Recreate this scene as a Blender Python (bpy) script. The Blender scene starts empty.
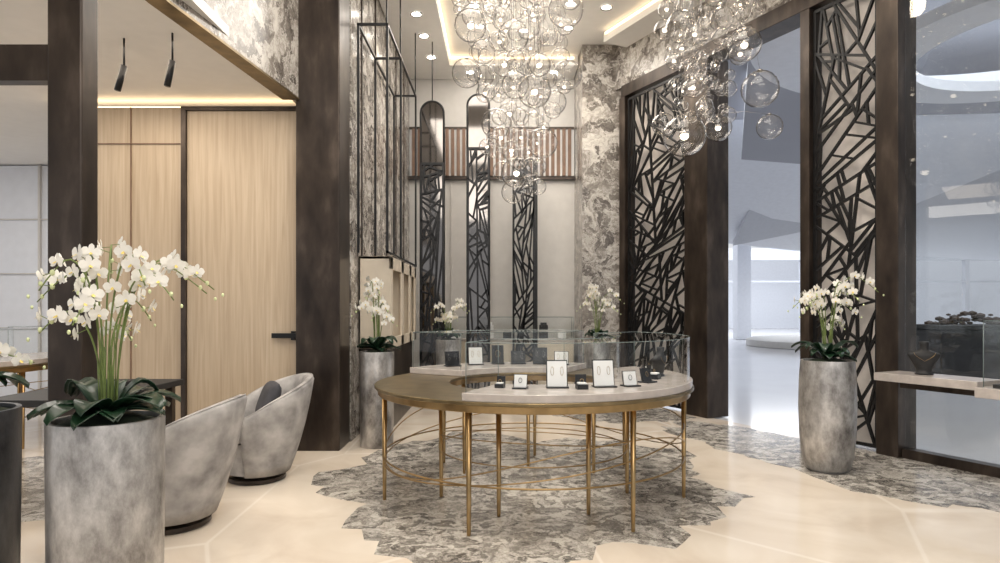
import bpy, bmesh, math, random
from mathutils import Vector, Matrix
scene=bpy.context.scene
COL=scene.collection
try: scene.view_settings.view_transform='Standard'
except Exception: pass

# ---------------------------------------------------------------- materials
def newmat(name):
    m=bpy.data.materials.new(name); m.use_nodes=True
    nt=m.node_tree; b=nt.nodes['Principled BSDF']
    return m,nt,b
def N(nt,t,**kw):
    n=nt.nodes.new(t)
    for k,v in kw.items(): setattr(n,k,v)
    return n
def simple(name,col,rough=.5,metal=0,emit=None,es=0,noise=0,nscale=8,bump=0,spec=None):
    m,nt,b=newmat(name)
    b.inputs['Base Color'].default_value=(*col,1); b.inputs['Roughness'].default_value=rough
    b.inputs['Metallic'].default_value=metal
    if emit: b.inputs['Emission Color'].default_value=(*emit,1); b.inputs['Emission Strength'].default_value=es
    tc=N(nt,'ShaderNodeTexCoord'); nz=N(nt,'ShaderNodeTexNoise'); nz.inputs['Scale'].default_value=nscale; nz.inputs['Detail'].default_value=6
    nt.links.new(tc.outputs['Object'],nz.inputs['Vector'])
    if noise:
        r=N(nt,'ShaderNodeValToRGB')
        r.color_ramp.elements[0].position=.3; r.color_ramp.elements[1].position=.7
        r.color_ramp.elements[0].color=(*[c*(1-noise) for c in col],1)
        r.color_ramp.elements[1].color=(*[min(1,c*(1+noise)) for c in col],1)
        nt.links.new(nz.outputs['Fac'],r.inputs[0]); nt.links.new(r.outputs[0],b.inputs['Base Color'])
    if bump:
        bp=N(nt,'ShaderNodeBump'); bp.inputs['Strength'].default_value=bump; bp.inputs['Distance'].default_value=.01
        nt.links.new(nz.outputs['Fac'],bp.inputs['Height']); nt.links.new(bp.outputs[0],b.inputs['Normal'])
    return m
def ramp(nt,stops):
    r=N(nt,'ShaderNodeValToRGB'); e=r.color_ramp.elements
    while len(e)<len(stops): e.new(.5)
    for el,(p,c) in zip(e,stops): el.position=p; el.color=(*c,1)
    return r
def glassmat(name,tint=(1,1,1),f0=.04,power=5,gain=.95,rough=0.0,rim=None):
    m=bpy.data.materials.new(name); m.use_nodes=True; nt=m.node_tree; nt.nodes.clear()
    o=N(nt,'ShaderNodeOutputMaterial'); mix=N(nt,'ShaderNodeMixShader'); t=N(nt,'ShaderNodeBsdfTransparent'); g=N(nt,'ShaderNodeBsdfGlossy')
    f=N(nt,'ShaderNodeLayerWeight'); f.inputs['Blend'].default_value=.5
    t.inputs[0].default_value=(*tint,1); g.inputs['Roughness'].default_value=rough
    if rim:
        rr=ramp(nt,[(0,tint),(.55,tint),(.93,rim)]); nt.links.new(f.outputs['Facing'],rr.inputs[0]); nt.links.new(rr.outputs[0],t.inputs[0])
    p=N(nt,'ShaderNodeMath',operation='POWER'); p.inputs[1].default_value=power
    a=N(nt,'ShaderNodeMath',operation='MULTIPLY_ADD'); a.use_clamp=True; a.inputs[1].default_value=gain; a.inputs[2].default_value=f0
    nt.links.new(f.outputs['Facing'],p.inputs[0]); nt.links.new(p.outputs[0],a.inputs[0]); nt.links.new(a.outputs[0],mix.inputs[0])
    nt.links.new(t.outputs[0],mix.inputs[1]); nt.links.new(g.outputs[0],mix.inputs[2]); nt.links.new(mix.outputs[0],o.inputs[0])
    return m
def marble(name,scale=1.6,dark=(.085,.073,.064),mid=(.24,.215,.19),light=(.56,.53,.49),rough=.22,stretch=(1,1,1),warp=.9,lo=.37,hi=.64,vein=.75):
    m,nt,b=newmat(name)
    tc=N(nt,'ShaderNodeTexCoord'); mp=N(nt,'ShaderNodeMapping'); mp.inputs['Scale'].default_value=stretch
    nz=N(nt,'ShaderNodeTexNoise'); nz.inputs['Scale'].default_value=scale*1.1; nz.inputs['Detail'].default_value=7; nz.inputs['Roughness'].default_value=.6
    ad=N(nt,'ShaderNodeMixRGB',blend_type='ADD'); ad.inputs[0].default_value=warp
    nt.links.new(tc.outputs['Object'],mp.inputs[0]); nt.links.new(mp.outputs[0],nz.inputs['Vector'])
    nt.links.new(mp.outputs[0],ad.inputs[1]); nt.links.new(nz.outputs['Color'],ad.inputs[2])
    v=N(nt,'ShaderNodeTexVoronoi'); v.inputs['Scale'].default_value=scale*3.2
    n2=N(nt,'ShaderNodeTexNoise'); n2.inputs['Scale'].default_value=scale*5; n2.inputs['Detail'].default_value=10; n2.inputs['Roughness'].default_value=.78; n2.inputs['Distortion'].default_value=.6
    n3=N(nt,'ShaderNodeTexNoise'); n3.inputs['Scale'].default_value=scale*2.6; n3.inputs['Detail'].default_value=6; n3.inputs['Roughness'].default_value=.55
    for q in (v,n2,n3): nt.links.new(ad.outputs[0],q.inputs['Vector'])
    sep=N(nt,'ShaderNodeSeparateColor'); nt.links.new(v.outputs['Color'],sep.inputs[0])
    m3=N(nt,'ShaderNodeMath',operation='MULTIPLY'); m3.inputs[1].default_value=.78; nt.links.new(n2.outputs['Fac'],m3.inputs[0])
    mx=N(nt,'ShaderNodeMath',operation='MULTIPLY_ADD'); mx.inputs[1].default_value=.22
    nt.links.new(sep.outputs[0],mx.inputs[0]); nt.links.new(m3.outputs[0],mx.inputs[2])
    r=ramp(nt,[(lo,dark),((lo+hi)/2,mid),(hi,light)])
    nt.links.new(mx.outputs[0],r.inputs[0])
    s=N(nt,'ShaderNodeMath',operation='SUBTRACT'); s.inputs[1].default_value=.5; nt.links.new(n3.outputs['Fac'],s.inputs[0])
    ab=N(nt,'ShaderNodeMath',operation='ABSOLUTE'); nt.links.new(s.outputs[0],ab.inputs[0])
    e=ramp(nt,[(0,(vein,)*3),(.008,(vein*.7,)*3),(.02,(0,0,0))]); nt.links.new(ab.outputs[0],e.inputs[0])
    mm=N(nt,'ShaderNodeMixRGB',blend_type='MIX'); mm.inputs[2].default_value=(*[min(1,c*1.15) for c in light],1)
    nt.links.new(e.outputs[0],mm.inputs[0]); nt.links.new(r.outputs[0],mm.inputs[1]); nt.links.new(mm.outputs[0],b.inputs['Base Color'])
    b.inputs['Roughness'].default_value=rough
    return m
def floor_mat():
    m,nt,b=newmat('cream_polished_marble')
    tc=N(nt,'ShaderNodeTexCoord'); mp=N(nt,'ShaderNodeMapping'); mp.inputs['Scale'].default_value=(.62,.33,1); mp.inputs['Rotation'].default_value=(0,0,.5)
    v=N(nt,'ShaderNodeTexVoronoi'); v.feature='DISTANCE_TO_EDGE'; v.inputs['Scale'].default_value=1.1
    nt.links.new(tc.outputs['Object'],mp.inputs[0]); nt.links.new(mp.outputs[0],v.inputs['Vector'])
    e=ramp(nt,[(0,(1,1,1)),(.005,(1,1,1)),(.009,(0,0,0))]); nt.links.new(v.outputs['Distance'],e.inputs[0])
    nz=N(nt,'ShaderNodeTexNoise'); nz.inputs['Scale'].default_value=1.3; nz.inputs['Detail'].default_value=7; nz.inputs['Distortion'].default_value=1.2
    nt.links.new(tc.outputs['Object'],nz.inputs['Vector'])
    r=ramp(nt,[(.3,(.62,.525,.43)),(.5,(.71,.625,.525)),(.72,(.79,.715,.62))]); nt.links.new(nz.outputs['Fac'],r.inputs[0])
    sc=N(nt,'ShaderNodeMath',operation='MULTIPLY'); sc.inputs[1].default_value=.4; nt.links.new(e.outputs[0],sc.inputs[0])
    mm=N(nt,'ShaderNodeMixRGB',blend_type='MIX'); mm.inputs[2].default_value=(.90,.85,.78,1)
    nt.links.new(sc.outputs[0],mm.inputs[0]); nt.links.new(r.outputs[0],mm.inputs[1]); nt.links.new(mm.outputs[0],b.inputs['Base Color'])
    b.inputs['Roughness'].default_value=.06
    return m
def wood_mat():
    m,nt,b=newmat('pale_oak_veneer')
    tc=N(nt,'ShaderNodeTexCoord'); mp=N(nt,'ShaderNodeMapping'); mp.inputs['Scale'].default_value=(14,14,.5)
    nz=N(nt,'ShaderNodeTexNoise'); nz.inputs['Scale'].default_value=2.5; nz.inputs['Detail'].default_value=8; nz.inputs['Distortion'].default_value=.5
    nt.links.new(tc.outputs['Object'],mp.inputs[0]); nt.links.new(mp.outputs[0],nz.inputs['Vector'])
    r=ramp(nt,[(.3,(.40,.31,.215)),(.55,(.475,.38,.275)),(.75,(.53,.435,.325))]); nt.links.new(nz.outputs['Fac'],r.inputs[0]); nt.links.new(r.outputs[0],b.inputs['Base Color'])
    b.inputs['Roughness'].default_value=.45
    return m
def silverleaf(name,lo,hi):
    m,nt,b=newmat(name)
    tc=N(nt,'ShaderNodeTexCoord'); mp=N(nt,'ShaderNodeMapping'); mp.inputs['Scale'].default_value=(1,1,.55)
    nz=N(nt,'ShaderNodeTexNoise'); nz.inputs['Scale'].default_value=5.5; nz.inputs['Detail'].default_value=10; nz.inputs['Roughness'].default_value=.7
    nt.links.new(tc.outputs['Object'],mp.inputs[0]); nt.links.new(mp.outputs[0],nz.inputs['Vector'])
    r=ramp(nt,[(.33,lo),(.5,tuple((a+c)/2 for a,c in zip(lo,hi))),(.66,hi)]); nt.links.new(nz.outputs['Fac'],r.inputs[0]); nt.links.new(r.outputs[0],b.inputs['Base Color'])
    b.inputs['Metallic'].default_value=.55; b.inputs['Roughness'].default_value=.34
    bp=N(nt,'ShaderNodeBump'); bp.inputs['Strength'].default_value=.25; bp.inputs['Distance'].default_value=.01
    nt.links.new(nz.outputs['Fac'],bp.inputs['Height']); nt.links.new(bp.outputs[0],b.inputs['Normal'])
    return m
def bronze_mat():
    m,nt,b=newmat('dark_bronze_patina')
    tc=N(nt,'ShaderNodeTexCoord'); mp=N(nt,'ShaderNodeMapping'); mp.inputs['Scale'].default_value=(2,2,.7)
    nz=N(nt,'ShaderNodeTexNoise'); nz.inputs['Scale'].default_value=3.5; nz.inputs['Detail'].default_value=8
    nt.links.new(tc.outputs['Object'],mp.inputs[0]); nt.links.new(mp.outputs[0],nz.inputs['Vector'])
    r=ramp(nt,[(.3,(.022,.016,.013)),(.55,(.050,.037,.029)),(.75,(.10,.077,.062))]); nt.links.new(nz.outputs['Fac'],r.inputs[0]); nt.links.new(r.outputs[0],b.inputs['Base Color'])
    b.inputs['Metallic'].default_value=.5; b.inputs['Roughness'].default_value=.33
    return m
def emis(name,col,s):
    m=bpy.data.materials.new(name); m.use_nodes=True; nt=m.node_tree; nt.nodes.clear()
    o=N(nt,'ShaderNodeOutputMaterial'); e=N(nt,'ShaderNodeEmission'); e.inputs[0].default_value=(*col,1); e.inputs[1].default_value=s
    nt.links.new(e.outputs[0],o.inputs[0]); return m

M_floor=floor_mat(); M_wood=wood_mat(); M_bronze=bronze_mat()
M_mosaic=marble('shard_mosaic_marble',3.4,(.085,.077,.068),(.25,.23,.205),(.60,.565,.51),.18,(1,1,1),.6,.36,.61,.6)
M_marble=marble('breccia_marble',1.7)
M_white=simple('ceiling_paint',(.86,.85,.83),.6,noise=.02)
M_wallw=simple('wall_paint',(.58,.56,.535),.4,noise=.04)
M_grey=simple('mall_ceiling_paint',(.34,.35,.39),.6,noise=.04,nscale=.5)
M_mallw=simple('mall_white',(.72,.745,.80),.5,noise=.03)
M_mallm=simple('mall_mid_grey',(.52,.54,.59),.5,noise=.03)
M_mallf=simple('mall_floor_tile',(.72,.72,.74),.12,noise=.04,nscale=.6)
M_black=simple('black_metal',(.012,.012,.013),.35,metal=.4,noise=.1)
M_blackm=simple('black_matte',(.015,.015,.016),.6,noise=.2,nscale=40)
M_brass=simple('antique_brass',(.36,.24,.11),.28,metal=.95,noise=.18,nscale=12)
M_brasst=simple('brass_top',(.20,.15,.078),.30,metal=.8,noise=.3,nscale=9)
M_stone=simple('beige_stone',(.47,.425,.395),.2,noise=.15,nscale=10)
M_cream=simple('cream_lacquer',(.66,.58,.47),.35,noise=.04)
M_velvet=simple('grey_velvet',(.36,.345,.335),.75,noise=.42,nscale=7,bump=.15)
M_velvd=simple('charcoal_velvet',(.05,.05,.058),.8,noise=.25,nscale=12)
M_leaf=simple('orchid_leaf',(.010,.032,.015),.3,noise=.35,nscale=10)
M_rock=simple('dark_rock_display',(.055,.035,.025),.7,noise=.5,nscale=6)
M_stem=simple('orchid_stem',(.14,.19,.05),.5,noise=.3,nscale=20)
M_petal=simple('orchid_petal',(.84,.82,.76),.5,noise=.05,nscale=30)
M_lip=simple('orchid_lip',(.70,.55,.15),.5,noise=.2,nscale=30)
M_bud=simple('orchid_bud',(.62,.68,.38),.5,noise=.2,nscale=30)
M_soil=simple('potting_moss',(.02,.03,.015),.9,noise=.5,nscale=40)
M_silver=silverleaf('silver_leaf',(.11,.10,.093),(.62,.60,.58))
M_dpot=silverleaf('dark_leaf',(.02,.02,.022),(.09,.09,.095))
M_glass=glassmat('clear_glass',(.97,.98,.975),.035,5,.9)
M_glassE=simple('glass_edge',(.16,.20,.195),.15,noise=.1)
M_bub=glassmat('blown_glass',(.985,.98,.975),.055,2.8,.8,.02,(.30,.28,.265))
M_mirror=simple('smoked_mirror',(.20,.185,.175),.06,metal=1,noise=.05)
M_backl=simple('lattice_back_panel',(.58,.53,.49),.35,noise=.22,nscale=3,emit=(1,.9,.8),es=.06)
M_slatb=simple('walnut_slat',(.20,.12,.08),.5,noise=.2)
M_card=simple('white_card',(.78,.78,.78),.5,noise=.02)
M_warm=emis('warm_led',(1,.72,.42),4)
M_spot=emis('spot_led',(1,.93,.82),30)
M_bulb=emis('bulb_led',(1,.86,.66),8)
M_cup=simple('polished_steel',(.55,.525,.50),.18,metal=1,noise=.05)

# ---------------------------------------------------------------- geometry helpers
def empty(name,loc=(0,0,0)):
    o=bpy.data.objects.new(name,None); o.location=loc; o.empty_display_size=.1; COL.objects.link(o); return o
def mk(name,verts,faces,mat,parent=None,smooth=False,mi=None):
    me=bpy.data.meshes.new(name); me.from_pydata([tuple(v) for v in verts],[],faces); me.update()
    mats=mat if isinstance(mat,(list,tuple)) else [mat]
    for m in mats: me.materials.append(m)
    if mi:
        for p,i in zip(me.polygons,mi): p.material_index=i
    bm=bmesh.new(); bm.from_mesh(me); bmesh.ops.recalc_face_normals(bm,faces=bm.faces); bm.to_mesh(me); bm.free()
    if smooth:
        for p in me.polygons: p.use_smooth=True
    o=bpy.data.objects.new(name,me); COL.objects.link(o)
    if parent is not None:
        o.parent=parent; o.matrix_parent_inverse=Matrix.Translation(parent.location).inverted()
    return o
def boxvf(x0,x1,y0,y1,z0,z1):
    return [(x0,y0,z0),(x1,y0,z0),(x1,y1,z0),(x0,y1,z0),(x0,y0,z1),(x1,y0,z1),(x1,y1,z1),(x0,y1,z1)]
BF=[(0,3,2,1),(4,5,6,7),(0,1,5,4),(1,2,6,5),(2,3,7,6),(3,0,4,7)]
def bev(o,w,seg=2):
    if w:
        b=o.modifiers.new('bevel','BEVEL'); b.width=w; b.segments=seg; b.limit_method='ANGLE'
    return o
def box(name,x0,x1,y0,y1,z0,z1,mat,parent=None,bw=0):
    return bev(mk(name,boxvf(x0,x1,y0,y1,z0,z1),BF,mat,parent),bw)
def boxes(name,lst,mat,parent=None,bw=0):
    V=[];F=[]
    for b in lst:
        n=len(V); V+=boxvf(*b); F+=[tuple(i+n for i in f) for f in BF]
    return bev(mk(name,V,F,mat,parent),bw)
def prism(name,poly,z0,z1,mat,parent=None,bw=0):
    n=len(poly); V=[(x,y,z0) for x,y in poly]+[(x,y,z1) for x,y in poly]
    F=[tuple(range(n))[::-1],tuple(range(n,2*n))]+[(i,(i+1)%n,n+(i+1)%n,n+i) for i in range(n)]
    return bev(mk(name,V,F,mat,parent),bw)
def lathe(name,prof,loc,mat,parent=None,seg=48,smooth=True,cap=True):
    V=[];F=[];k=len(prof)
    for i in range(seg):
        a=2*math.pi*i/seg
        for r,z in prof: V.append((loc[0]+r*math.cos(a),loc[1]+r*math.sin(a),loc[2]+z))
    for i in range(seg):
        j=(i+1)%seg
        for q in range(k-1): F.append((i*k+q,j*k+q,j*k+q+1,i*k+q+1))
    if cap and prof[0][0]>0 and k>2: F.append(tuple(i*k for i in range(seg))[::-1])
    if cap and prof[-1][0]>0: F.append(tuple(i*k+k-1 for i in range(seg)))
    o=mk(name,V,F,mat,parent)
    bm=bmesh.new(); bm.from_mesh(o.data); bmesh.ops.remove_doubles(bm,verts=bm.verts,dist=1e-5); bm.to_mesh(o.data); bm.free()
    if smooth:
        for p in o.data.polygons: p.use_smooth=True
        try: o.data.set_sharp_from_angle(angle=math.radians(40))
        except Exception: pass
    return o
def tubevf(pts,rad,seg=8,closed=False):
    pts=[Vector(p) for p in pts]; n=len(pts); V=[];F=[]
    rr=rad if isinstance(rad,(list,tuple)) else [rad]*n
    up=Vector((0.13,0.21,1)).normalized()
    for i,p in enumerate(pts):
        if closed: t=pts[(i+1)%n]-pts[i-1]
        else: t=pts[min(i+1,n-1)]-pts[max(i-1,0)]
        t.normalize(); a=t.cross(up)
        if a.length<1e-3: a=t.cross(Vector((1,0,0)))
        a.normalize(); b=t.cross(a)
        for k in range(seg):
            th=2*math.pi*k/seg; V.append(p+rr[i]*(math.cos(th)*a+math.sin(th)*b))
    m=n if closed else n-1
    for i in range(m):
        j=(i+1)%n
        for k in range(seg):
            l=(k+1)%seg; F.append((i*seg+k,i*seg+l,j*seg+l,j*seg+k))
    if not closed:
        F.append(tuple(range(seg))); F.append(tuple(range((n-1)*seg,n*seg))[::-1])
    return V,F
def merge(parts):
    V=[];F=[]
    for v,f in parts:
        n=len(V); V+=list(v); F+=[tuple(i+n for i in q) for q in f]
    return V,F
def tubes(name,lst,mat,parent=None,seg=8):
    V,F=merge([tubevf(p,r,seg,c) for p,r,c in lst]); return mk(name,V,F,mat,parent,True)
def ringsec(name,c,r0,r1,z0,z1,a0,a1,mat,parent=None,seg=96,bw=0):
    full=abs(a1-a0)>=359.9; n=seg if full else seg+1; V=[];F=[]
    for i in range(n):
        a=math.radians(a0+(a1-a0)*i/seg); ca,sa=math.cos(a),math.sin(a)
        for r,z in ((r0,z0),(r1,z0),(r1,z1),(r0,z1)): V.append((c[0]+r*ca,c[1]+r*sa,z))
    for i in range(seg):
        j=(i+1)%n
        for q in range(4): F.append((i*4+q,j*4+q,j*4+(q+1)%4,i*4+(q+1)%4))
    if not full: F.append((0,1,2,3)); F.append(tuple(4*(n-1)+q for q in (3,2,1,0)))
    o=mk(name,V,F,mat,parent,True)
    try: o.data.set_sharp_from_angle(angle=math.radians(35))
    except Exception: pass
    return bev(o,bw)

# right-hand facade line
LP=Vector((2.71,8.27)); LD=Vector((.44,-.9)).normalized(); LN=Vector((-LD.y,LD.x))*-1
if LN.x>0: LN=-LN
def wp(t,o,z): 
    p=LP+LD*t+LN*o; return (p.x,p.y,z)
def lb(t0,t1,o0,o1,z0,z1):
    return [wp(t0,o0,z0),wp(t1,o0,z0),wp(t1,o1,z0),wp(t0,o1,z0),wp(t0,o0,z1),wp(t1,o0,z1),wp(t1,o1,z1),wp(t0,o1,z1)]
def lbox(name,*a,mat=None,parent=None,bw=0): return bev(mk(name,lb(*a),BF,mat,parent),bw)

# ---------------------------------------------------------------- room shell
H=5.5
e0=wp(-3.4,0,0); e1=wp(9.5,0,0)
prism('floor',[(-9,-3),(e1[0],-3),e1[:2],e0[:2],(e0[0],13),(-9,13)],-.1,0,M_floor)
box('mall_floor',-12,45,-6,60,-.2,-.012,M_mallf)
prism('ceiling',[(-2.35,-3),(e1[0],-3),e1[:2],e0[:2],(-1.6,11.5),(-1.6,6.5),(-2.1,6.5)],H,H+.15,M_white)
box('mall_ceiling',-12,40,-6,26,6.3,6.5,M_grey)
box('niche_ceiling',-9,-2.12,-3,10,3.52,3.6,M_white)
box('wall_back',-1.75,2.3,11.2,11.4,0,H,M_wallw)
box('wall_left',-1.75,-1.56,6.81,11.2,0,H,M_marble)
box('wall_niche',-4.5,-1.98,6.55,6.75,0,3.42,M_wood)
boxes('trim_1',[(-4.5,-3.22,6.535,6.553,3.05,3.058),(-3.72,-3.712,6.535,6.553,0,3.42)],M_slatb)
door=empty('door_1',(-2.7,6.5,0))
box('door_leaf',-3.13,-2.01,6.50,6.548,0,3.37,M_wood,door,.004)
boxes('door_frame',[(-3.18,-3.13,6.47,6.548,0,3.41),(-3.13,-2.01,6.47,6.548,3.37,3.41)],M_bronze,door,.003)
boxes('door_handle',[(-2.27,-2.02,6.45,6.475,1.10,1.15),(-2.08,-2.04,6.46,6.51,1.08,1.17)],M_black,door,.004)
box('cove_light',-4.5,-2.05,6.6,6.7,3.425,3.445,M_warm)
box('wall_far_left',-9,-1.8,9.6,9.8,0,3.5,M_mallw)
boxes('trim_2',[(-8.9+i*.7,-8.87+i*.7,9.56,9.6,0,3.5) for i in range(8)]+[(-8.9,-4,9.57,9.6,z,z+.015) for z in (1.1,1.9,2.7)],M_wallw)
prism('trim_fascia_left',[(-2.45,-3),(-2.31,-3),(-2.21,4.33),(-1.97,6.35),(-2.11,6.35),(-2.33,4.33)],3.45,H-.01,M_marble)
prism('trim_fascia_left_edge',[(-2.46,-3),(-2.30,-3),(-2.20,4.33),(-1.96,6.34),(-2.12,6.34),(-2.34,4.33)],3.43,3.45,M_brasst)
box('column_bronze',-2.0,-1.57,6.36,6.8,0,H-.01,M_bronze,None,.01)
box('column_bronze.001',-2.475,-2.285,3.55,3.70,0,3.42,M_bronze,None,.01)
box('trim_beam_left',-9,-2.48,3.6,3.68,2.66,2.86,M_bronze)
box('pilaster_marble',1.28,1.98,10.1,11.19,0,H-.01,M_marble)
lbox('trim_fascia_right',-3.2,9,-.25,.02,4.78,H-.01,mat=M_marble)
lbox('trim_beam_right',-1.85,9,-.27,.06,4.6,4.78,mat=M_bronze,bw=.005)
BZ=5.34
boxes('ceiling_border',[(-1.55,-.82,6.85,11.19,BZ,H-.001),(-.82,1.27,10.55,11.19,BZ,H-.001)],M_white)
lbox('ceiling_border_right',-1.75,9,.03,.45,BZ,H-.002,mat=M_white)
boxes('cove_light.001',[(-.815,-.80,6.9,10.53,H-.06,H-.03),(-.80,1.2,10.53,10.545,H-.06,H-.03)],M_warm)
lbox('cove_light.002',-1.7,9,.452,.465,H-.06,H-.03,mat=M_warm)
lbox('facade_post',-.42,0,-.27,.1,0,4.59,mat=M_bronze,bw=.01)
lbox('facade_post.001',1.36,1.475,-.2,.08,0,4.59,mat=M_bronze,bw=.006)
lbox('facade_post.002',2.215,2.43,-.2,.08,0,4.59,mat=M_bronze,bw=.006)
lbox('facade_post.003',3.32,3.44,-.1,.04,0,4.59,mat=M_bronze,bw=.006)
lbox('facade_post.004',-1.87,-1.74,-.2,.08,0,4.59,mat=M_bronze,bw=.006)
lbox('trim_rail_right',2.44,9,-.08,.04,0,.09,mat=M_bronze,bw=.004)
lbox('window_1',2.44,3.31,-.02,-.01,.09,4.59,mat=M_glass)
lbox('window_2',3.45,9,-.02,-.01,.09,4.59,mat=M_glass)

# lattice
def lattice_segments(w,h,n,rng,minl=.12):
    segs=[((0,0),(w,0)),((w,0),(w,h)),((w,h),(0,h)),((0,h),(0,0))]
    out=[]
    angs=[18,35,62,78,-20,-38,-60,-75,90,50]
    def ray(p,d):
        best=1e9
        for (a,b) in segs:
            ex,ey=b[0]-a[0],b[1]-a[1]; den=d[0]*ey-d[1]*ex
            if abs(den)<1e-9: continue
            t=((a[0]-p[0])*ey-(a[1]-p[1])*ex)/den; u=((a[0]-p[0])*d[1]-(a[1]-p[1])*d[0])/den
            if t>1e-6 and -1e-6<=u<=1+1e-6 and t<best: best=t
        return best
    tries=0
    while len(out)<n and tries<n*12:
        tries+=1
        bp=None;bs=-1
        for _ in range(7):
            p=(rng.uniform(0,w),rng.uniform(0,h))
            s=min(ray(p,(math.cos(q),math.sin(q))) for q in (0,.8,1.57,2.36,3.14,3.93,4.71,5.5))
            if s>bs: bs=s;bp=p
        a=math.radians(rng.choice(angs)+rng.uniform(-6,6)); d=(math.cos(a),math.sin(a))
        t1=ray(bp,d); t2=ray(bp,(-d[0],-d[1]))
        if t1>1e8 or t2>1e8: continue
        if rng.random()<.55:
            q=(bp[0]+d[0]*(t1+1e-3),bp[1]+d[1]*(t1+1e-3))
            if 0<q[0]<w and 0<q[1]<h:
                t=ray(q,d); 
                if t<1e8: t1+=t
        A=(bp[0]-d[0]*t2,bp[1]-d[1]*t2); B=(bp[0]+d[0]*t1,bp[1]+d[1]*t1)
        if t1+t2<minl: continue
        segs.append((A,B)); out.append((A,B))
    return out
def lattice(name,w,h,z0,n,seed,toworld,bar=.026,dep=.03,frame=.045,parent=None,mat=None):
    rng=random.Random(seed); V=[];F=[]
    S=[(a,b,bar) for a,b in lattice_segments(w,h,n,rng)]
    S+=[((0,0),(w,0),frame),((w,0),(w,h),frame),((w,h),(0,h),frame),((0,h),(0,0),frame)]
    for i,(a,b,t) in enumerate(S):
        dx,dy=b[0]-a[0],b[1]-a[1]; l=math.hypot(dx,dy); nx,ny=-dy/l*t/2,dx/l*t/2
        dd=dep+ (i%5)*.0006
        cs=[(a[0]+nx,a[1]+ny),(a[0]-nx,a[1]-ny),(b[0]-nx,b[1]-ny),(b[0]+nx,b[1]+ny)]
        n0=len(V)
        for o in (0,dd):
            for c in cs:
                cx=min(max(c[0],-.01),w+.01); cy=min(max(c[1],-.01),h+.01)
                V.append(toworld(cx,o,z0+cy))
        F+=[tuple(k+n0 for k in f) for f in BF]
    return mk(name,V,F,mat or M_black,parent)
la=empty('lattice_screen',wp(1.85,0,0))
lattice('lattice_bars',.70,4.5,.05,110,3,lambda x,o,z:wp(1.495+x,o,z),bar=.023,parent=la)
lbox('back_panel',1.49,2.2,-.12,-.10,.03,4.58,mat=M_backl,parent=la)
lb_=empty('lattice_screen',wp(-1.1,0,0))
lattice('lattice_bars',1.27,4.5,.05,200,8,lambda x,o,z:wp(-1.71+x,o,z),bar=.024,parent=lb_)
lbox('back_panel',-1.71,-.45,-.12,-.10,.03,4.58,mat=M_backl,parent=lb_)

# ---------------------------------------------------------------- mall beyond facade
def plate(name,vs,mat,th=.15):
    V=[tuple(v) for v in vs]+[(v[0],v[1]+.02,v[2]+th) for v in vs]; n=len(vs)
    F=[tuple(range(n)),tuple(range(n,2*n))]+[(i,(i+1)%n,n+(i+1)%n,n+i) for i in range(n)]
    return mk(name,V,F,mat)
plate('mall_soffit_panel',[(5,17,6.28),(16,16,6.28),(11.5,25,3.6),(7.0,25,4.1)],M_mallw)
plate('mall_soffit_panel.001',[(16,16,6.28),(30,18,6.28),(24,27,3.2),(11.5,25,3.6)],M_mallm)
plate('mall_soffit_panel.002',[(3,22,6.2),(7.0,25,4.1),(11.5,25.2,3.6),(14,30,4.6),(3,30,5.2)],M_mallw)
plate('mall_soffit_panel.003',[(4.6,12,6.28),(8,12,6.28),(10,17,5.0),(6.5,17.5,5.4)],M_grey)
plate('mall_soffit_panel.004',[(11,12,6.28),(17,10,6.28),(22,15,4.6),(14,17,4.9)],M_mallw)
plate('mall_soffit_panel.005',[(8.2,20,5.6),(10.2,18,6.2),(11.2,23,4.2),(8.6,24,3.7)],M_mallm)
box('mall_column',22,23,26,27,0,6.3,M_mallw)
box('mall_column.001',10.6,11.2,29,29.6,0,4.4,M_mallw)
box('mall_wall',-12,45,44,44.3,0,5.2,M_mallw)
# distant shopfronts and balustrade
boxes('mall_shopfront',[(8+i*3.2,8.25+i*3.2,38,38.3,0,4.2) for i in range(10)]+[(8,37.5,38,38.3,4.2,4.9),(8,37.5,38.05,38.2,2.9,3.0)],M_mallm)
boxes('mall_balustrade',[(13+i*1.5,13.05+i*1.5,19.0,19.05,0,1.05) for i in range(11)]+[(13,28.1,18.98,19.07,1.05,1.10)],M_mallm)
pl=lathe('mall_round_platform',[(3.2,0),(3.2,.22),(3.0,.28),(.01,.28)],(12.5,24,0),M_wallw)
c=(7.2,8.2)
ringsec('mall_ceiling_ring',c,1.7,2.3,4.7,4.85,0,360,M_mallw)
ringsec('mall_ceiling_ring.001',c,3.0,3.8,5.2,5.4,0,360,M_mallw)
KB=empty('mall_kiosk',(9.0,12.5,0))
boxes('kiosk_base',[(8.2,10.0,12.1,12.9,0,1.0),(8.1,10.1,12.0,13.0,1.0,1.08)],M_blackm,KB,.02)
rk=random.Random(3); Vb=bmesh.new()
for i in range(60):
    a=rk.uniform(0,1); bmesh.ops.create_icosphere(Vb,subdivisions=1,radius=rk.uniform(.03,.07),matrix=Matrix.Translation((8.4+1.3*a,rk.uniform(12.2,12.8),1.1+rk.uniform(0,.22)*math.sin(math.pi*a)))@Matrix.Diagonal((1.6,1,.8,1)))
me=bpy.data.meshes.new('rock_display'); Vb.to_mesh(me); Vb.free(); me.materials.append(M_rock); o=bpy.data.objects.new('rock_display',me); COL.objects.link(o); o.parent=KB; o.matrix_parent_inverse=Matrix.Translation(KB.location).inverted()

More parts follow.
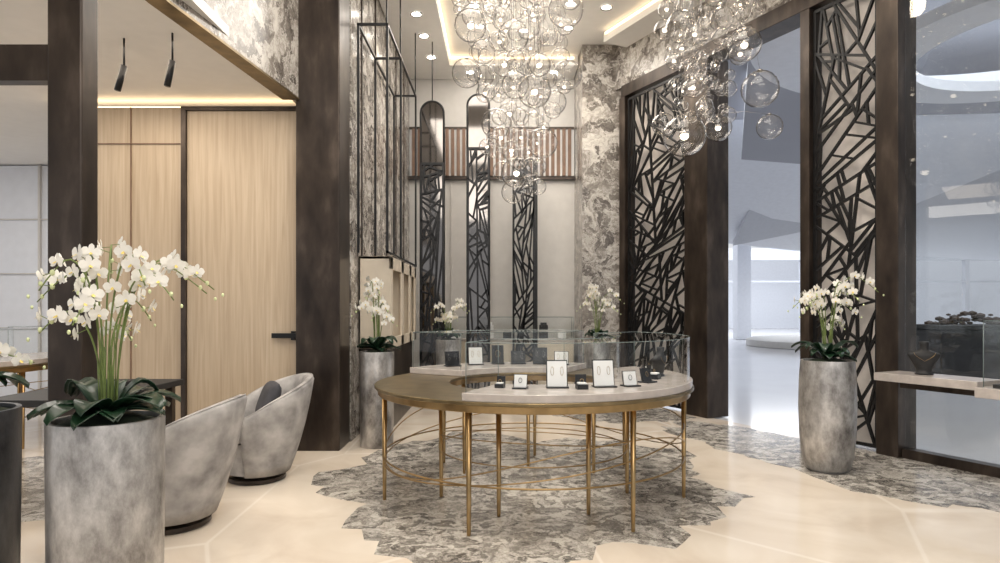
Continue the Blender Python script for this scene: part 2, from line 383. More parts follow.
# ---------------------------------------------------------------- floor medallions
def jag(name,cx,cy,rx,ry,n,seed,rot=0):
    r=random.Random(seed); P=[]
    ph=[r.uniform(0,6.28) for _ in range(6)]
    for i in range(n):
        a=2*math.pi*(i+r.uniform(-.4,.4))/n
        k=1+.07*math.sin(3*a+ph[0])+.08*math.sin(5*a+ph[1])+.06*math.sin(9*a+ph[2])+.04*math.sin(17*a+ph[3])+(.018 if i%2 else -.018)*r.uniform(.0,2.2)
        x=rx*k*math.cos(a); y=ry*k*math.sin(a)
        P.append((cx+x*math.cos(rot)-y*math.sin(rot),cy+x*math.sin(rot)+y*math.cos(rot)))
    return prism(name,P,-.004,.003,M_mosaic)
jag('floor_inlay_mosaic',.17,5.35,1.58,1.85,80,14)
jag('floor_inlay_mosaic.001',3.05,6.1,.72,2.0,70,9,rot=.45)
jag('floor_inlay_mosaic.002',-4.0,5.0,1.2,1.1,50,11)
jag('floor_inlay_mosaic.003',1.6,8.6,.8,.7,44,12)

# ---------------------------------------------------------------- ring display table
ZP=.885; ZG=1.19
def ring_table(cx,cy,blocks):
    T=empty('ring_display_table',(cx,cy,0)); c=(cx,cy)
    ringsec('brass_apron',c,.66,1.175,.765,.812,0,360,M_brass,T,128,.004)
    ringsec('table_top',c,.64,1.20,.812,.835,0,360,M_brasst,T,128,.004)
    legs=[(1.13,math.radians(a)) for a in (-113,-59,-12,41,86,132,-165)]+[(.72,math.radians(a)) for a in (-162,-111,-61,-10,41,90,140)]
    V,F=merge([tubevf([(cx+r*math.cos(a),cy+r*math.sin(a),0),(cx+r*math.cos(a),cy+r*math.sin(a),.02),(cx+r*math.cos(a),cy+r*math.sin(a),.77)],[.012,.013,.020],10) for r,a in legs])
    mk('legs',V,F,M_brass,T,True)
    def hoop(r,z,amp,k,ph):
        return [(cx+r*math.cos(q),cy+r*math.sin(q),z+amp*math.sin(k*q+ph)) for q in [2*math.pi*i/140 for i in range(140)]]
    tubes('stretcher_rods',[(hoop(1.13,.42,.16,1,1.2),.005,True),(hoop(1.13,.42,.15,2,3.6),.0045,True),(hoop(.72,.40,.10,1,3.5),.0045,True),(hoop(.72,.34,0,1,0),.005,True),(hoop(1.13,.31,0,1,0),.0065,True)],M_brass,T,6)
    for i,(a0,a1) in enumerate(blocks):
        ringsec('display_plinth_%d'%(i+1),c,.65,1.19,.835,ZP,a0,a1,M_stone,T,60,.004)
        g0,g1=a0+1,a1-1; V=[];F=[];sg=40
        for j in range(sg+1):
            a=math.radians(g0+(g1-g0)*j/sg); ca,sa=math.cos(a),math.sin(a)
            for r,z in ((.67,ZP),(.67,ZG),(1.17,ZG),(1.17,ZP)): V.append((cx+r*ca,cy+r*sa,z))
        for j in range(sg):
            for q in range(3): F.append((j*4+q,j*4+4+q,j*4+5+q,j*4+1+q))
        F.append((0,1,2,3)); F.append((sg*4,sg*4+1,sg*4+2,sg*4+3))
        mk('glass_case_%d'%(i+1),V,F,M_glass,T)
        arc=lambda r,z:[(cx+r*math.cos(math.radians(g0+(g1-g0)*j/sg)),cy+r*math.sin(math.radians(g0+(g1-g0)*j/sg)),z) for j in range(sg+1)]
        L=[(arc(.67,ZG),.0025,False),(arc(1.17,ZG),.0025,False)]
        for a in (g0,g1):
            a=math.radians(a)
            for r in (.67,1.17): L.append(([(cx+r*math.cos(a),cy+r*math.sin(a),ZP),(cx+r*math.cos(a),cy+r*math.sin(a),ZG)],.0025,False))
            L.append(([(cx+.67*math.cos(a),cy+.67*math.sin(a),ZG),(cx+1.17*math.cos(a),cy+1.17*math.sin(a),ZG)],.0025,False))
        tubes('glass_edges_%d'%(i+1),L,M_glassE,T,6)
    return T
TC=(.25,5.03)
ring_table(TC[0],TC[1],[(-114,38),(62,150)])
ring_table(-5.85,6.7,[(-60,60)])

def rotbox(cx,cy,cz,w,d,h,yaw,tilt=0):
    M=Matrix.Translation((cx,cy,cz))@Matrix.Rotation(yaw,4,'Z')@Matrix.Rotation(tilt,4,'X')
    return [M@Vector(v) for v in boxvf(-w/2,w/2,-d/2,d/2,0,h)]
def card_stand(x,y,z,w,h,yaw,face=True):
    E=empty('jewelry_card_stand',(x,y,z))
    mk('easel_base',rotbox(x,y,z,w*1.15,.09,.008,yaw),BF,M_black,E)
    mk('easel_panel',rotbox(x,y+.005,z+.006,w,.012,h,yaw,-.22),BF,M_black if not face else M_card,E)
    M=Matrix.Translation((x,y+.005,z+.006))@Matrix.Rotation(yaw,4,'Z')@Matrix.Rotation(-.22,4,'X')
    s=min(1,h/.16)
    if w>.1:
        for k in (-.25,.25):
            pts=[M@Vector((k*w+.010*math.cos(a),-.009,h*.6+.028*math.sin(a))) for a in [2*math.pi*i/20 for i in range(20)]]
            V,F=tubevf(pts,.0011,5,True); mk('necklace',V,F,M_brass if face else M_cup,E,True)
    else:
        pts=[M@Vector((.022*s*math.cos(a),-.009,h*.55+.03*s*math.sin(a))) for a in [2*math.pi*i/20 for i in range(20)]]
        V,F=tubevf(pts,.0016,5,True); mk('necklace',V,F,M_black if face else M_brass,E,True)
    mk('easel_border',rotbox(x,y+.017,z+.004,w*1.1,.012,h*1.05,yaw,-.22),BF,M_black,E)
def ring_box(x,y,z,yaw,s=1):
    E=empty('ring_box',(x,y,z))
    mk('box_base',rotbox(x,y,z,.07*s,.07*s,.03*s,yaw),BF,M_black,E)
    bev(mk('cushion',rotbox(x,y,z+.03*s,.055*s,.055*s,.012*s,yaw),BF,M_card,E),.004)
    M=Matrix.Translation((x,y,z))@Matrix.Rotation(yaw,4,'Z')
    mk('box_lid',[M@Vector(v) for v in boxvf(-.035*s,.035*s,.03*s,.04*s,.03*s,.09*s)],BF,M_black,E)
    pts=[M@Vector((.012*s*math.cos(a),0,.052*s+.012*s*math.sin(a))) for a in [2*math.pi*i/16 for i in range(16)]]
    V,F=tubevf(pts,.0018,5,True); mk('ring',V,F,M_brass,E,True)
Z=ZP+.001
card_stand(.37,4.2,Z,.125,.165,.0)
card_stand(.68,4.24,Z,.13,.165,.12,True)
card_stand(.86,4.28,Z,.09,.09,.35)
card_stand(.13,4.16,Z,.08,.08,-.2)
card_stand(1.02,4.5,Z,.09,.09,.7,False)
ring_box(.52,4.13,Z,.1); ring_box(1.12,4.72,Z,1.0,1.1); ring_box(.0,4.2,Z,-.3,.8); ring_box(1.18,5.15,Z,1.5,1.2)
card_stand(-.42,5.75,Z,.12,.12,.4,False)
card_stand(-.22,5.90,Z,.12,.15,.2,True)
card_stand(-.02,5.98,Z,.10,.16,.1,False)
card_stand(.17,5.99,Z,.12,.11,.1,False)
card_stand(.37,5.97,Z,.12,.14,0,False)
card_stand(.56,5.92,Z,.12,.11,-.1,True)
def bust(x,y,z,s=1,yaw=0):
    E=empty('necklace_bust',(x,y,z))
    rows=[(.065,.05,0),(.07,.055,.012),(.05,.045,.02),(.06,.05,.05),(.085,.055,.10),(.11,.055,.145),(.118,.05,.165),(.105,.045,.18),(.06,.04,.195),(.036,.036,.205),(.033,.034,.25),(.037,.038,.268),(.03,.03,.275)]
    V=[];F=[];sg=28
    for w,d,h in rows:
        for k in range(sg):
            a=2*math.pi*k/sg; V.append((s*w*math.cos(a),s*(d*math.sin(a)-(.12*max(0,h-.1))),s*h))
    for i in range(len(rows)-1):
        for k in range(sg): F.append((i*sg+k,i*sg+(k+1)%sg,(i+1)*sg+(k+1)%sg,(i+1)*sg+k))
    F.append(tuple(range(sg))[::-1]); F.append(tuple(range((len(rows)-1)*sg,len(rows)*sg)))
    M=Matrix.Translation((x,y,z))@Matrix.Rotation(yaw,4,'Z')
    mk('bust_body',[M@Vector(v) for v in V],F,M_blackm,E,True)
    pts=[M@Vector((s*.075*math.sin(a),s*(-.058-.008*math.cos(a)),s*(.19-.075*(1-abs(a)/1.6)))) for a in [-1.5+.15*i for i in range(21)]]
    tubes('bust_necklace',[(pts,.0012*s,False)],M_brass,E,6)
bust(1.2,4.92,Z,.8,.9)

# ---------------------------------------------------------------- orchids
def petal(V,F,MI,O,u,v,nrm,L,W,mi,cup=.15):
    n0=len(V); rows=[(0,.12),(.25,.62),(.55,1.0),(.82,.78),(1.0,.12)]
    for s,w in rows:
        for q in (-1,0,1):
            V.append(O+u*(L*s)+v*(W*.5*w*q)+nrm*(cup*L*(s*s*.6-(0 if q else .12))))
    for i in range(4):
        for q in range(2):
            a=n0+i*3+q; F.append((a,a+1,a+4,a+3)); MI.append(mi)
def flower(V,F,MI,O,nrm,size,rng):
    nrm=nrm.normalized(); up=Vector((0,0,1)); v=nrm.cross(up)
    if v.length<.1: v=Vector((1,0,0))
    v.normalize(); w=v.cross(nrm).normalized()*-1
    if w.z<0: w=-w
    tw=rng.uniform(-.25,.25)
    for ang,L,W in ((90,1,.62),(215,1,.6),(325,1,.6),(10,1.02,1.0),(170,1.02,1.0)):
        a=math.radians(ang)+tw; u=v*math.cos(a)+w*math.sin(a); lat=-v*math.sin(a)+w*math.cos(a)
        petal(V,F,MI,O+nrm*(.004 if W>.8 else 0),u,lat,nrm,size*.5*L,size*.5*W,0,.12)
    a=-math.pi/2+tw; u=(v*math.cos(a)+w*math.sin(a)+nrm*.9).normalized()
    petal(V,F,MI,O+nrm*.006,u,v,nrm,size*.22,size*.18,1,.5)
def orchid(name,x,y,potprof,mat,seed,scale=1.0,stems=9,nleaf=16,spread=.34,height=.68):
    rng=random.Random(seed); E=empty(name,(x,y,0)); top=potprof[-1][1]; rt=potprof[-1][0]
    prof=potprof+[(rt-.02,top),(rt-.025,top-.04),(.0,top-.045)]
    lathe('pot',prof,(x,y,0),mat,E,56)
    lathe('moss',[(rt-.028,top-.05),(rt-.03,top-.02),(rt*.5,top+.01),(0,top+.02)],(x,y,0),M_soil,E,24)
    V=[];F=[]
    for i in range(nleaf):
        a=2*math.pi*i/nleaf*1.0+rng.uniform(-.2,.2); d=Vector((math.cos(a),math.sin(a),0)); l=Vector((-d.y,d.x,0))
        L=rng.uniform(.6,1.2)*rt*1.08; Wd=rng.uniform(.09,.125)*scale; rise=rng.uniform(.02,.11)*scale; droop=rng.uniform(.02,.08)*scale
        base=Vector((x,y,top))+d*rt*.12; n0=len(V); R=7
        for k in range(R+1):
            s=k/R; w=Wd*math.sin(math.pi*min(1,(s*.86+.1)))**.7*.5
            z=rise*math.sin(s*math.pi*.75)*1.3-droop*s*s*.6+.015
            p=base+d*L*s+Vector((0,0,z))
            for q in (-1,0,1): V.append(p+l*w*q+Vector((0,0,(.018 if q else 0))))
        for k in range(R):
            for q in range(2):
                b=n0+k*3+q; F.append((b,b+1,b+4,b+3))
    o=mk('leaves',V,F,M_leaf,E,True); so=o.modifiers.new('s','SOLIDIFY'); so.thickness=.003
    tb=[];V=[];F=[];MI=[];bV=[];bF=[]
    for i in range(stems):
        a=2*math.pi*(i+.5)/stems+rng.uniform(-.35,.35); d=Vector((math.cos(a),math.sin(a),0))
        h=height*rng.uniform(.45,1.0); sp=spread*rng.uniform(.4,1.15)
        b0=Vector((x,y,top))+d*rt*.12
        pts=[]
        for k in range(17):
            t=k/16
            z=h*(1-(1-min(1,t*1.35))**2) - (h*.20*((t-.7)/.3)**1.5 if t>.7 else 0)
            pts.append(b0+d*sp*(t**1.9)+Vector((math.sin(t*5+i)*.008,math.cos(t*4+i)*.008,z)))
        tb.append((pts,[.004*scale]*12+[.0028*scale]*5,False))
        if i%2: tb.append(([b0,b0+Vector((0,0,h*.6))+d*.01],.0025,False))
        nf=rng.randint(5,7)
        for k in range(nf):
            t=.46+.46*k/(nf-1); p=pts[int(t*16)]; side=1 if k%2 else -1
            lat=Vector((-d.y,d.x,0))
            nr=(lat*side*.8+d*.6+Vector((0,0,rng.uniform(-.25,.15)))+Vector((rng.uniform(-.3,.3),-.55,0)))
            O=p+nr.normalized()*.038*scale+Vector((0,0,rng.uniform(-.025,.025)))
            flower(V,F,MI,O,nr,rng.uniform(.066,.086)*scale,rng)
            tb.append(([p,O],.0018,False))
        for k in range(3):
            t=.93+.035*k; p=pts[min(16,int(t*16)+ (1 if k==2 else 0))]+Vector((0,0,-.012*k))+d*.018*k
            n0=len(bV); s=.011*scale*(1-.18*k)
            for u in range(5):
                for w in range(6):
                    ph=math.pi*u/4; th=2*math.pi*w/6
                    bV.append(p+Vector((s*math.sin(ph)*math.cos(th),s*math.sin(ph)*math.sin(th),s*1.3*math.cos(ph))))
            for u in range(4):
                for w in range(6): bF.append((n0+u*6+w,n0+u*6+(w+1)%6,n0+(u+1)*6+(w+1)%6,n0+(u+1)*6+w))
    tubes('stems',tb,M_stem,E,6)
    mk('flowers',V,F,[M_petal,M_lip],E,True,MI)
    mk('buds',bV,bF,M_bud,E,True)
cylp=lambda r0,r1,h:[(r0*.96,0),(r0,.012),((r0+r1)/2,h*.5),(r1,h-.01),(r1*.99,h)]
orchid('orchid_planter',-1.68,2.78,cylp(.215,.222,.93),M_silver,21,1.0,12,24,.38,.78)
orchid('orchid_planter',-2.36,2.80,cylp(.235,.245,.96),M_dpot,22,1.0,7,16,.38,.50)  # dark copy modelled in place of a planter's mirror reflection
orchid('orchid_planter',-1.25,6.60,cylp(.165,.175,.96),M_silver,23,1.0,9,16,.20,.72)
orchid('orchid_planter',2.83,5.62,[(.15,0),(.18,.03),(.205,.12),(.222,.3),(.23,.55),(.225,.8),(.215,.93),(.212,.95)],M_silver,24,1.0,10,16,.32,.76)
orchid('orchid_planter',1.35,9.0,cylp(.17,.18,.96),M_silver,25,1.0,9,14,.32,.74)
orchid('orchid_planter',-.72,9.1,cylp(.17,.18,.96),M_silver,26,1.0,8,14,.26,.6)

# ---------------------------------------------------------------- tub chairs
def chair(x,y,yaw,cushion=False,s=1.0):
    E=empty('tub_chair',(x,y,0)); T=Matrix.Translation((x,y,0))@Matrix.Rotation(yaw,4,'Z')@Matrix.Scale(s,4)
    V=[];F=[];nA=40;amax=math.radians(122)
    prof=8
    for i in range(nA+1):
        th=-amax+2*amax*i/nA; c=math.cos(th); b=max(0,(c+.53)/1.53)
        zt=.52+.30*(b**1.0)
        flare=.09+.10*max(0,c)
        loop=[]
        for k in range(prof+1):
            u=k/prof; r=.26+flare*(u**.9)+.015*math.sin(math.pi*u); z=.07+(zt-.07)*u; loop.append((r,z))
        rt=loop[-1][0]; loop.append((rt-.012,zt+.022)); loop.append((rt-.045,zt+.026)); loop.append((rt-.07,zt+.004))
        for k in range(prof,-1,-1):
            u=k/prof
            if k==prof: continue
            zz=.34+(zt-.34)*u; uu=(zz-.07)/(zt-.07); r=.26+flare*(uu**.9)-.075-.01*math.sin(math.pi*u); loop.append((r,zz))
        n=len(loop)
        for r,z in loop: V.append((r*math.cos(th)*1.02,r*math.sin(th)*1.10,z))
    for i in range(nA):
        for k in range(n-1): F.append((i*n+k,(i+1)*n+k,(i+1)*n+k+1,i*n+k+1))
        F.append((i*n+n-1,(i+1)*n+n-1,(i+1)*n,i*n))
    F.append(tuple(range(n))); F.append(tuple(range(nA*n,nA*n+n))[::-1])
    rim=[T@Vector(V[i*n+prof+1])+Vector((0,0,.003)) for i in range(nA+1)]
    V=[T@Vector(v) for v in V]; mk('shell',V,F,M_velvet,E,True)
    tubes('welt',[(rim,.004,False)],M_velvet,E,6)
    def oval(name,prof,mat,sx=1.0,ox=0):
        o=lathe(name,prof,(0,0,0),mat,None,40); o.data.transform(T@Matrix.Translation((ox,0,0))@Matrix.Diagonal((sx,1.08,1,1)))
        o.parent=E; o.matrix_parent_inverse=Matrix.Translation(E.location).inverted()
    oval('seat_base',[(.2,.07),(.255,.08),(.27,.33),(.1,.34),(0,.34)],M_velvet,1.0)
    oval('seat_cushion',[(.2,.335),(.272,.35),(.285,.39),(.278,.43),(.24,.455),(.12,.465),(0,.468)],M_velvet,1.05,-.03)
    oval('swivel_base',[(.22,0),(.23,.01),(.23,.035),(.1,.05),(.1,.075),(0,.075)],M_bronze)
    if cushion:
        V=[];F=[];g=12
        for sd in (1,-1):
            for i in range(g+1):
                for j in range(g+1):
                    a=-1+2*i/g;b=-1+2*j/g
                    hgt=.06*((1-a**4)*(1-b**4))**.6
                    V.append((sd*hgt,a*.19*(1-.06*b*b),b*.17*(1-.06*a*a)))
        m=(g+1)**2
        for sd in (0,1):
            for i in range(g):
                for j in range(g):
                    q=sd*m+i*(g+1)+j; F.append((q,q+1,q+g+2,q+g+1))
        R=T@Matrix.Translation((.09,0.0,.635))@Matrix.Rotation(.35,4,'Y')
        o=mk('throw_cushion',[R@Vector(v) for v in V],F,M_velvd,E,True)
        bm=bmesh.new(); bm.from_mesh(o.data); bmesh.ops.remove_doubles(bm,verts=bm.verts,dist=1e-4); bmesh.ops.recalc_face_normals(bm,faces=bm.faces); bm.to_mesh(o.data); bm.free()
chair(-2.12,4.22,.05,False,.98)
chair(-2.00,5.35,.55,True,.99)
D=empty('consulting_desk',(-2.95,4.9,0))
box('desk_top',-3.45,-2.72,4.3,5.6,.74,.79,M_blackm,D,.006)
boxes('desk_legs',[(-3.4,-3.34,4.35,4.41,0,.74),(-2.83,-2.77,4.35,4.41,0,.74),(-3.4,-3.34,5.49,5.55,0,.74),(-2.83,-2.77,5.49,5.55,0,.74),(-3.34,-2.83,4.92,4.96,.4,.74)],M_bronze,D,.003)
TR=empty('jewelry_tray',(-2.95,4.78,.79))
boxes('tray_body',[(-3.1,-2.8,4.6,4.95,.79,.80),(-3.1,-3.085,4.6,4.95,.80,.85),(-2.815,-2.8,4.6,4.95,.80,.85),(-3.1,-2.8,4.6,4.615,.80,.85),(-3.1,-2.8,4.935,4.95,.80,.85)],M_blackm,TR,.002)

# ---------------------------------------------------------------- left wall display
SB=empty('wall_display_cabinet',(-1.35,8,0))
x0,x1=-1.555,-1.22; ya,yb=7.15,9.3; za,zb=.95,1.97
boxes('carcass',[(x0,x1,ya,ya+.03,za,zb),(x0,x1,yb-.03,yb,za,zb),(x0,x1,ya,yb,zb-.03,zb),(x0,x1,ya,yb,za,za+.03),(x0,x1,8.0,8.04,za,zb),(x0,x1,8.7,8.74,za,zb),(x0,x0+.02,ya,yb,za,zb)],M_cream,SB,.003)
boxes('front_frame',[(x1,x1+.02,ya,yb,zb-.14,zb),(x1,x1+.02,ya,yb,za,za+.12),(x1,x1+.02,ya,ya+.14,za,zb),(x1,x1+.02,7.93,8.11,za,zb),(x1,x1+.02,8.63,8.8,za,zb),(x1,x1+.02,yb-.14,yb,za,zb)],M_cream,SB,.003)
boxes('cabinet_legs',[(x0+.03,x1-.03,ya+.05,yb-.05,0,.95)],M_bronze,SB,.003)
FR=empty('black_rod_frame',(-1.3,8,2))
L=[];zt=4.45;xa,xb=-1.53,-1.22
ys=[6.95,7.9,9.3]
for yy in ys:
    L+=[(xb,xb+.025,yy,yy+.025,1.99,zt),(xa,xa+.025,yy,yy+.025,1.99,zt),(xa,xb,yy,yy+.025,zt-.025,zt)]
L+=[(xb,xb+.025,ys[0],ys[-1]+.02,zt-.025,zt),(xa,xa+.025,ys[0],ys[-1]+.02,zt-.025,zt),(xb,xb+.025,ys[0],ys[-1]+.02,1.99,2.012)]
L+=[(xb,xb+.016,yy,yy+.016,zt,BZ-.005) for yy in ys]
boxes('rods',L,M_black,FR)
boxes('trim_3',[(-1.56,-1.545,y_,y_+.02,0,BZ) for y_ in (7.3,8.1,8.9,9.7,10.5)],M_bronze)

# ---------------------------------------------------------------- back wall features
SL=empty('slat_panel',(-.2,11.1,4))
box('slat_backing',-1.55,1.27,11.14,11.19,3.66,4.46,M_card,SL)
boxes('slats',[(-1.5+i*.095,-1.5+i*.095+.055,11.09,11.14,3.66,4.46) for i in range(29)],M_slatb,SL)
boxes('trim_4',[(-1.55,1.27,11.12,11.19,3.60,3.66),(-1.55,1.27,11.12,11.19,4.46,4.5)],M_bronze)
boxes('trim_5',[(-1.56+i*.71,-1.54+i*.71,11.17,11.2,0,3.6) for i in range(1,4)],M_wallw)
def capsule(name,x,y,w,z0,z1,lat=None,seed=1):
    E=empty(name,(x,y,z0)); r=w/2; n=20
    path=[(x-r,y,z0)]+[(x-r*math.cos(math.pi*i/n),y,z1-r+r*math.sin(math.pi*i/n)) for i in range(n+1)]+[(x+r,y,z0)]
    tubes('frame',[(path,.018,False)],M_black,E,8)
    V=[(p[0],y-.006,p[2]) for p in path]+[(p[0],y+.006,p[2]) for p in path]; m=len(path)
    mk('mirror_pane',V,[tuple(range(m)),tuple(range(m,2*m))[::-1]]+[(i,(i+1)%m,m+(i+1)%m,m+i) for i in range(m)],M_mirror,E)
    if lat: lattice('lattice_bars',w,lat,z0,60,seed,lambda a,o,z:(x-r+a,y-.03-o*.5,z),bar=.026,parent=E,mat=M_black)
    tubes('hanger_rod',[([(x,y,z1),(x,y,BZ-.01)],.008,False)],M_black,E,8)
    box('base_shoe',x-r-.04,x+r+.04,y-.09,y+.09,0,z0,M_black,E,.004)
capsule('arched_mirror_panel',-1.0,9.6,.34,.03,4.45,3.5,4)
capsule('arched_mirror_panel',-.33,9.9,.33,.03,4.65,3.8,6)
def screen(x,y,w,z1,seed):
    E=empty('lattice_divider',(x,y,0)); lattice('lattice_bars',w,z1-.05,.03,80,seed,lambda a,o,z:(x-w/2+a,y+o,z),bar=.03,parent=E)
    box('divider_post',x+w/2,x+w/2+.05,y-.02,y+.06,0,z1,M_black,E); box('divider_foot',x-w/2-.05,x+w/2+.06,y-.05,y+.08,0,.03,M_black,E)
screen(.38,10.4,.34,3.8,5)
RC=empty('rear_display_counter',(0,10.7,0))
box('counter_body',-.9,1.2,10.6,10.95,0,.86,M_cream,RC,.006)
box('counter_top',-.95,1.25,10.58,10.97,.86,.9,M_stone,RC,.006)
V=boxvf(-.9,1.2,10.62,10.93,.901,1.25); mk('counter_glass',V,BF[1:],M_glass,RC)
tubes('counter_glass_edges',[([V[i],V[j]],.004,False) for i,j in ((4,5),(5,6),(6,7),(7,4),(0,4),(1,5),(2,6),(3,7))],M_glassE,RC,6)
for i,xx in enumerate((-.8,-.55,-.25,.05,.3,.65,.95)):
    E=empty('display_block',(xx+.07,10.76,.9)); h=1.0+.06*(i%3)
    boxes('block_steps',[(xx,xx+.14,10.7,10.82,.901,h),(xx+.02,xx+.12,10.72,10.8,h,h+.04)],M_blackm if i%2 else M_card,E,.004)

# ---------------------------------------------------------------- facade shelf with bust, glass case
SH=empty('wall_shelf',wp(3.3,.2,.8))
lbox('shelf_board',2.45,3.30,.09,.46,.75,.82,mat=M_stone,parent=SH,bw=.004)
lbox('shelf_board_low',3.30,6.5,.09,.50,.70,.78,mat=M_stone,parent=SH,bw=.004)
lbox('shelf_rail',2.45,6.5,.045,.085,.66,.74,mat=M_bronze,parent=SH)
p=wp(2.78,.27,.84); bust(p[0],p[1],.821,1.05,-.5)
GC=empty('glass_showcase',wp(4.3,.25,.84))
a=3.35; b_=6.4
V=lb(a,b_,.12,.47,.782,1.30); mk('case_glass',V,[f for f in BF[1:]],M_glass,GC)
def ed(p,q): return ([p,q],.003,False)
tubes('case_edges',[ed(V[i],V[j]) for i,j in ((4,5),(5,6),(6,7),(7,4),(0,4),(1,5),(2,6),(3,7))],M_glassE,GC,6)
lbox('case_tray',a+.05,b_-.05,.15,.44,.782,.81,mat=M_blackm,parent=GC)
p=wp(3.6,.28,0); bust(p[0],p[1],.811,.8,-.6)

# ---------------------------------------------------------------- chandeliers
def chandelier(cx,cy,ztop,zbot,prof,seed,n,extra=[],rr=(.05,.125)):
    rng=random.Random(seed); E=empty('bubble_chandelier',(cx,cy,H)); S=[]
    for (dx,dy,z,r) in extra: S.append((cx+dx,cy+dy,z,r))
    tries=0
    while len(S)<n and tries<40000:
        tries+=1; z=zbot+(ztop-zbot)*rng.uniform(0,1)**1.15; u=(z-zbot)/(ztop-zbot); R,ox=prof(u); a=rng.uniform(0,2*math.pi); q=R*math.sqrt(rng.uniform(.02,1))
        x=cx+ox+q*math.cos(a); y=cy+q*math.sin(a); r=rng.uniform(*rr)*(1 if (rng.random()<.6 and tries<6000) else .66)
        if all((x-s[0])**2+(y-s[1])**2+(z-s[2])**2>(r+s[3])**2*.97 for s in S): S.append((x,y,z,r))
    bm=bmesh.new(); bk=bmesh.new(); bl=bmesh.new()
    W=[]
    for i,(x,y,z,r) in enumerate(S):
        bmesh.ops.create_icosphere(bm,subdivisions=3,radius=r,matrix=Matrix.Translation((x,y,z)))
        if i%3==0:
            W.append(([(x,y,z+r*.98),(x,y,H-.02)],.0018,False))
            bmesh.ops.create_cone(bk,cap_ends=True,segments=16,radius1=r*.26,radius2=r*.2,depth=r*.16,matrix=Matrix.Translation((x,y,z+r*.12)))
            W.append(([(x,y,z+r*.2),(x,y,z+r)],.003,False))
            bmesh.ops.create_uvsphere(bl,u_segments=10,v_segments=6,radius=r*.2,matrix=Matrix.Translation((x,y,z-.02*r)))
        else:
            bmesh.ops.create_cone(bk,cap_ends=True,segments=10,radius1=r*.14,radius2=r*.14,depth=r*.10,matrix=Matrix.Translation((x,y,z+r)))
            t=min((s for j,s in enumerate(S) if j%3==0),key=lambda s:(s[0]-x)**2+(s[1]-y)**2+(s[2]-z)**2)
            W.append(([(x,y,z+r),((x+t[0])/2,(y+t[1])/2,max(z+r,t[2]+t[3])+.01),(t[0],t[1],t[2]+t[3])],.0016,False))
    for nm,bb,mt in (('glass_bubbles',bm,M_bub),('lamp_cups',bk,M_cup),('bulbs',bl,M_bulb)):
        me=bpy.data.meshes.new(nm); bb.to_mesh(me); bb.free(); me.materials.append(mt)
        for p in me.polygons: p.use_smooth=True
        o=bpy.data.objects.new(nm,me); COL.objects.link(o); o.parent=E; o.matrix_parent_inverse=Matrix.Translation(E.location).inverted()
    tubes('suspension_wires',W,M_cup,E,5)
    lathe('ceiling_canopy',[(.35,-.05),(.36,-.04),(.36,-.005),(0,-.005)],(cx,cy,H),M_cup,E)
def pf1(u):
    if u<.4: return (.17+.20*u/.4,.0)
    return (.37+.20*(u-.4)/.6,-.01)
chandelier(.15,5.2,4.15,2.34,pf1,4,165,[(-.38,-.1,3.62,.13),(.36,-.15,3.72,.14),(-.05,-.3,3.45,.12),(.12,-.1,3.1,.13),(-.18,-.05,2.86,.12),(.19,.0,2.72,.12),(-.02,-.05,2.47,.12),(.40,.1,3.3,.12),(-.42,.05,3.3,.12)],rr=(.055,.11))
chandelier(1.98,6.1,4.7,3.12,lambda u:(.22+.38*u,-.05+.1*u),7,105,[(-.25,0,3.02,.2),(-.42,.1,3.15,.11),(.55,0,3.1,.12),(.1,.1,3.12,.13),(.42,-.1,3.42,.17),(-.3,-.1,4.0,.15),(.2,-.3,3.75,.15)],rr=(.05,.12))

# ---------------------------------------------------------------- ceiling fixtures
def spot(x,y,z=H):
    E=empty('recessed_spotlight',(x,y,z)); lathe('rim',[(.06,-.010),(.08,-.014),(.085,-.002)],(x,y,z),M_cup,E,24,cap=False); lathe('lens',[(.062,-.008),(0,-.008)],(x,y,z),M_spot,E,20)
for x,y in [(-1.12,8.7),(-1.1,9.4),(-1.08,10.2),(-1.14,8.0)]: spot(x,y,BZ)
for x,y in [(.2,10.85),(.9,10.85),(-.5,10.85)]: spot(x,y,BZ)
for x,y in [(.95,8.75),(1.45,8.85),(1.0,9.5),(.3,3),(1.5,3),(-1,4.5),(2.4,5),(-.35,8.8),(-.3,9.45),(1.75,8.3),(.35,9.6)]: spot(x,y)
def trackspot(x,y,tilt):
    E=empty('ceiling_track_spot',(x,y,3.5)); tubes('stem',[([(x,y,3.515),(x,y,3.30)],.008,False)],M_black,E)
    tubes('head',[([(x,y-.0,3.30),(x+tilt,y-.02,3.10)],.024,False)],M_black,E,16)
trackspot(-2.95,5.1,-.04); trackspot(-2.52,5.0,-.03)

# ---------------------------------------------------------------- lights
def area(name,loc,rot,size,sy,power,col=(1,.94,.86)):
    l=bpy.data.lights.new(name,'AREA'); l.shape='RECTANGLE'; l.size=size; l.size_y=sy; l.energy=power; l.color=col
    o=bpy.data.objects.new(name,l); o.location=loc; o.rotation_euler=rot; COL.objects.link(o); return o
area('ceiling_fill',(.3,3.6,5.4),(0,0,0),3.6,3.6,220)  # added fill areas under the ceiling, here and next two; no panels fitted there
area('ceiling_fill.001',(0.2,8.6,5.4),(0,0,0),1.8,3.3,110)
area('ceiling_fill.002',(.5,-1.5,5.3),(math.radians(35),0,0),5,3,250)
area('niche_light',(-3.2,5.2,3.45),(0,0,0),1.6,2.0,34,(1,.86,.70))
area('niche_light.001',(-5.8,6.5,3.45),(0,0,0),2,3,90)
area('mall_light',(9,13,6.2),(0,0,0),9,12,900,(.93,.96,1))
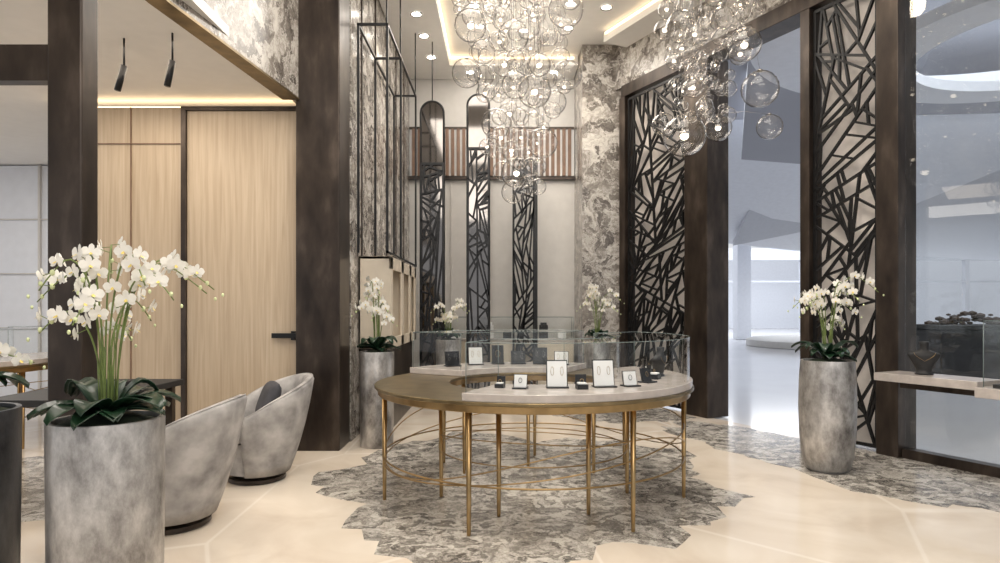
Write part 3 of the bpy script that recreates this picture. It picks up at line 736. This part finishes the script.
area('mall_light.001',(18,26,6.2),(0,0,0),12,10,1300,(.93,.96,1))
area('mall_light.002',(10,36,5),(0,0,0),20,8,1200,(.93,.96,1))
def point(name,loc,p,r=.03,col=(1,.86,.68)):
    l=bpy.data.lights.new(name,'POINT'); l.energy=p; l.color=col; l.shadow_soft_size=r
    o=bpy.data.objects.new(name,l); o.location=loc; COL.objects.link(o)
point('chandelier_lamp',(.15,5.2,4.4),22,.12); point('chandelier_lamp.001',(1.9,6.2,4.95),18,.12); point('rear_fill',(.2,9.4,4.7),24,.12)  # last one is an added fill point in mid-air, clear of the cove strips
def spotl(name,loc,tgt,p,ang=50):
    l=bpy.data.lights.new(name,'SPOT'); l.energy=p; l.spot_size=math.radians(ang); l.spot_blend=.6; l.color=(1,.88,.72); l.shadow_soft_size=.06
    o=bpy.data.objects.new(name,l); o.location=loc; o.rotation_euler=(Vector(tgt)-Vector(loc)).to_track_quat('-Z','Y').to_euler(); COL.objects.link(o)
spotl('spot_table',(.3,3.0,5.35),(.3,5,.8),180)
spotl('spot_planter',(-1,1.2,5.3),(-1.7,3,.8),120)
spotl('spot_facade',(1.2,4.5,5.35),(3.0,6,1.2),190)
spotl('spot_marble',(-.4,8.2,5.3),(-1.56,8.6,3.4),90,80)
spotl('spot_pilaster',(.6,9.0,5.3),(1.6,10.1,3.4),60,70)
spotl('spot_niche',(-3.4,5.0,3.4),(-3.4,6.6,2.0),26,80)
spotl('spot_fascia',(.6,3.6,5.3),(-2.2,5.2,4.4),60,70)

w=bpy.data.worlds.new('world'); scene.world=w; w.use_nodes=True
bg=w.node_tree.nodes['Background']; bg.inputs[0].default_value=(.94,.96,1,1); bg.inputs[1].default_value=.80

# ---------------------------------------------------------------- camera
cam=bpy.data.cameras.new('camera'); cam.sensor_width=36; cam.lens=23.4; cam.shift_y=.0265; cam.clip_end=200; cam.clip_start=.05
co=bpy.data.objects.new('camera',cam); co.location=(0,0,1.4); co.rotation_euler=(math.pi/2,0,0); COL.objects.link(co); scene.camera=co
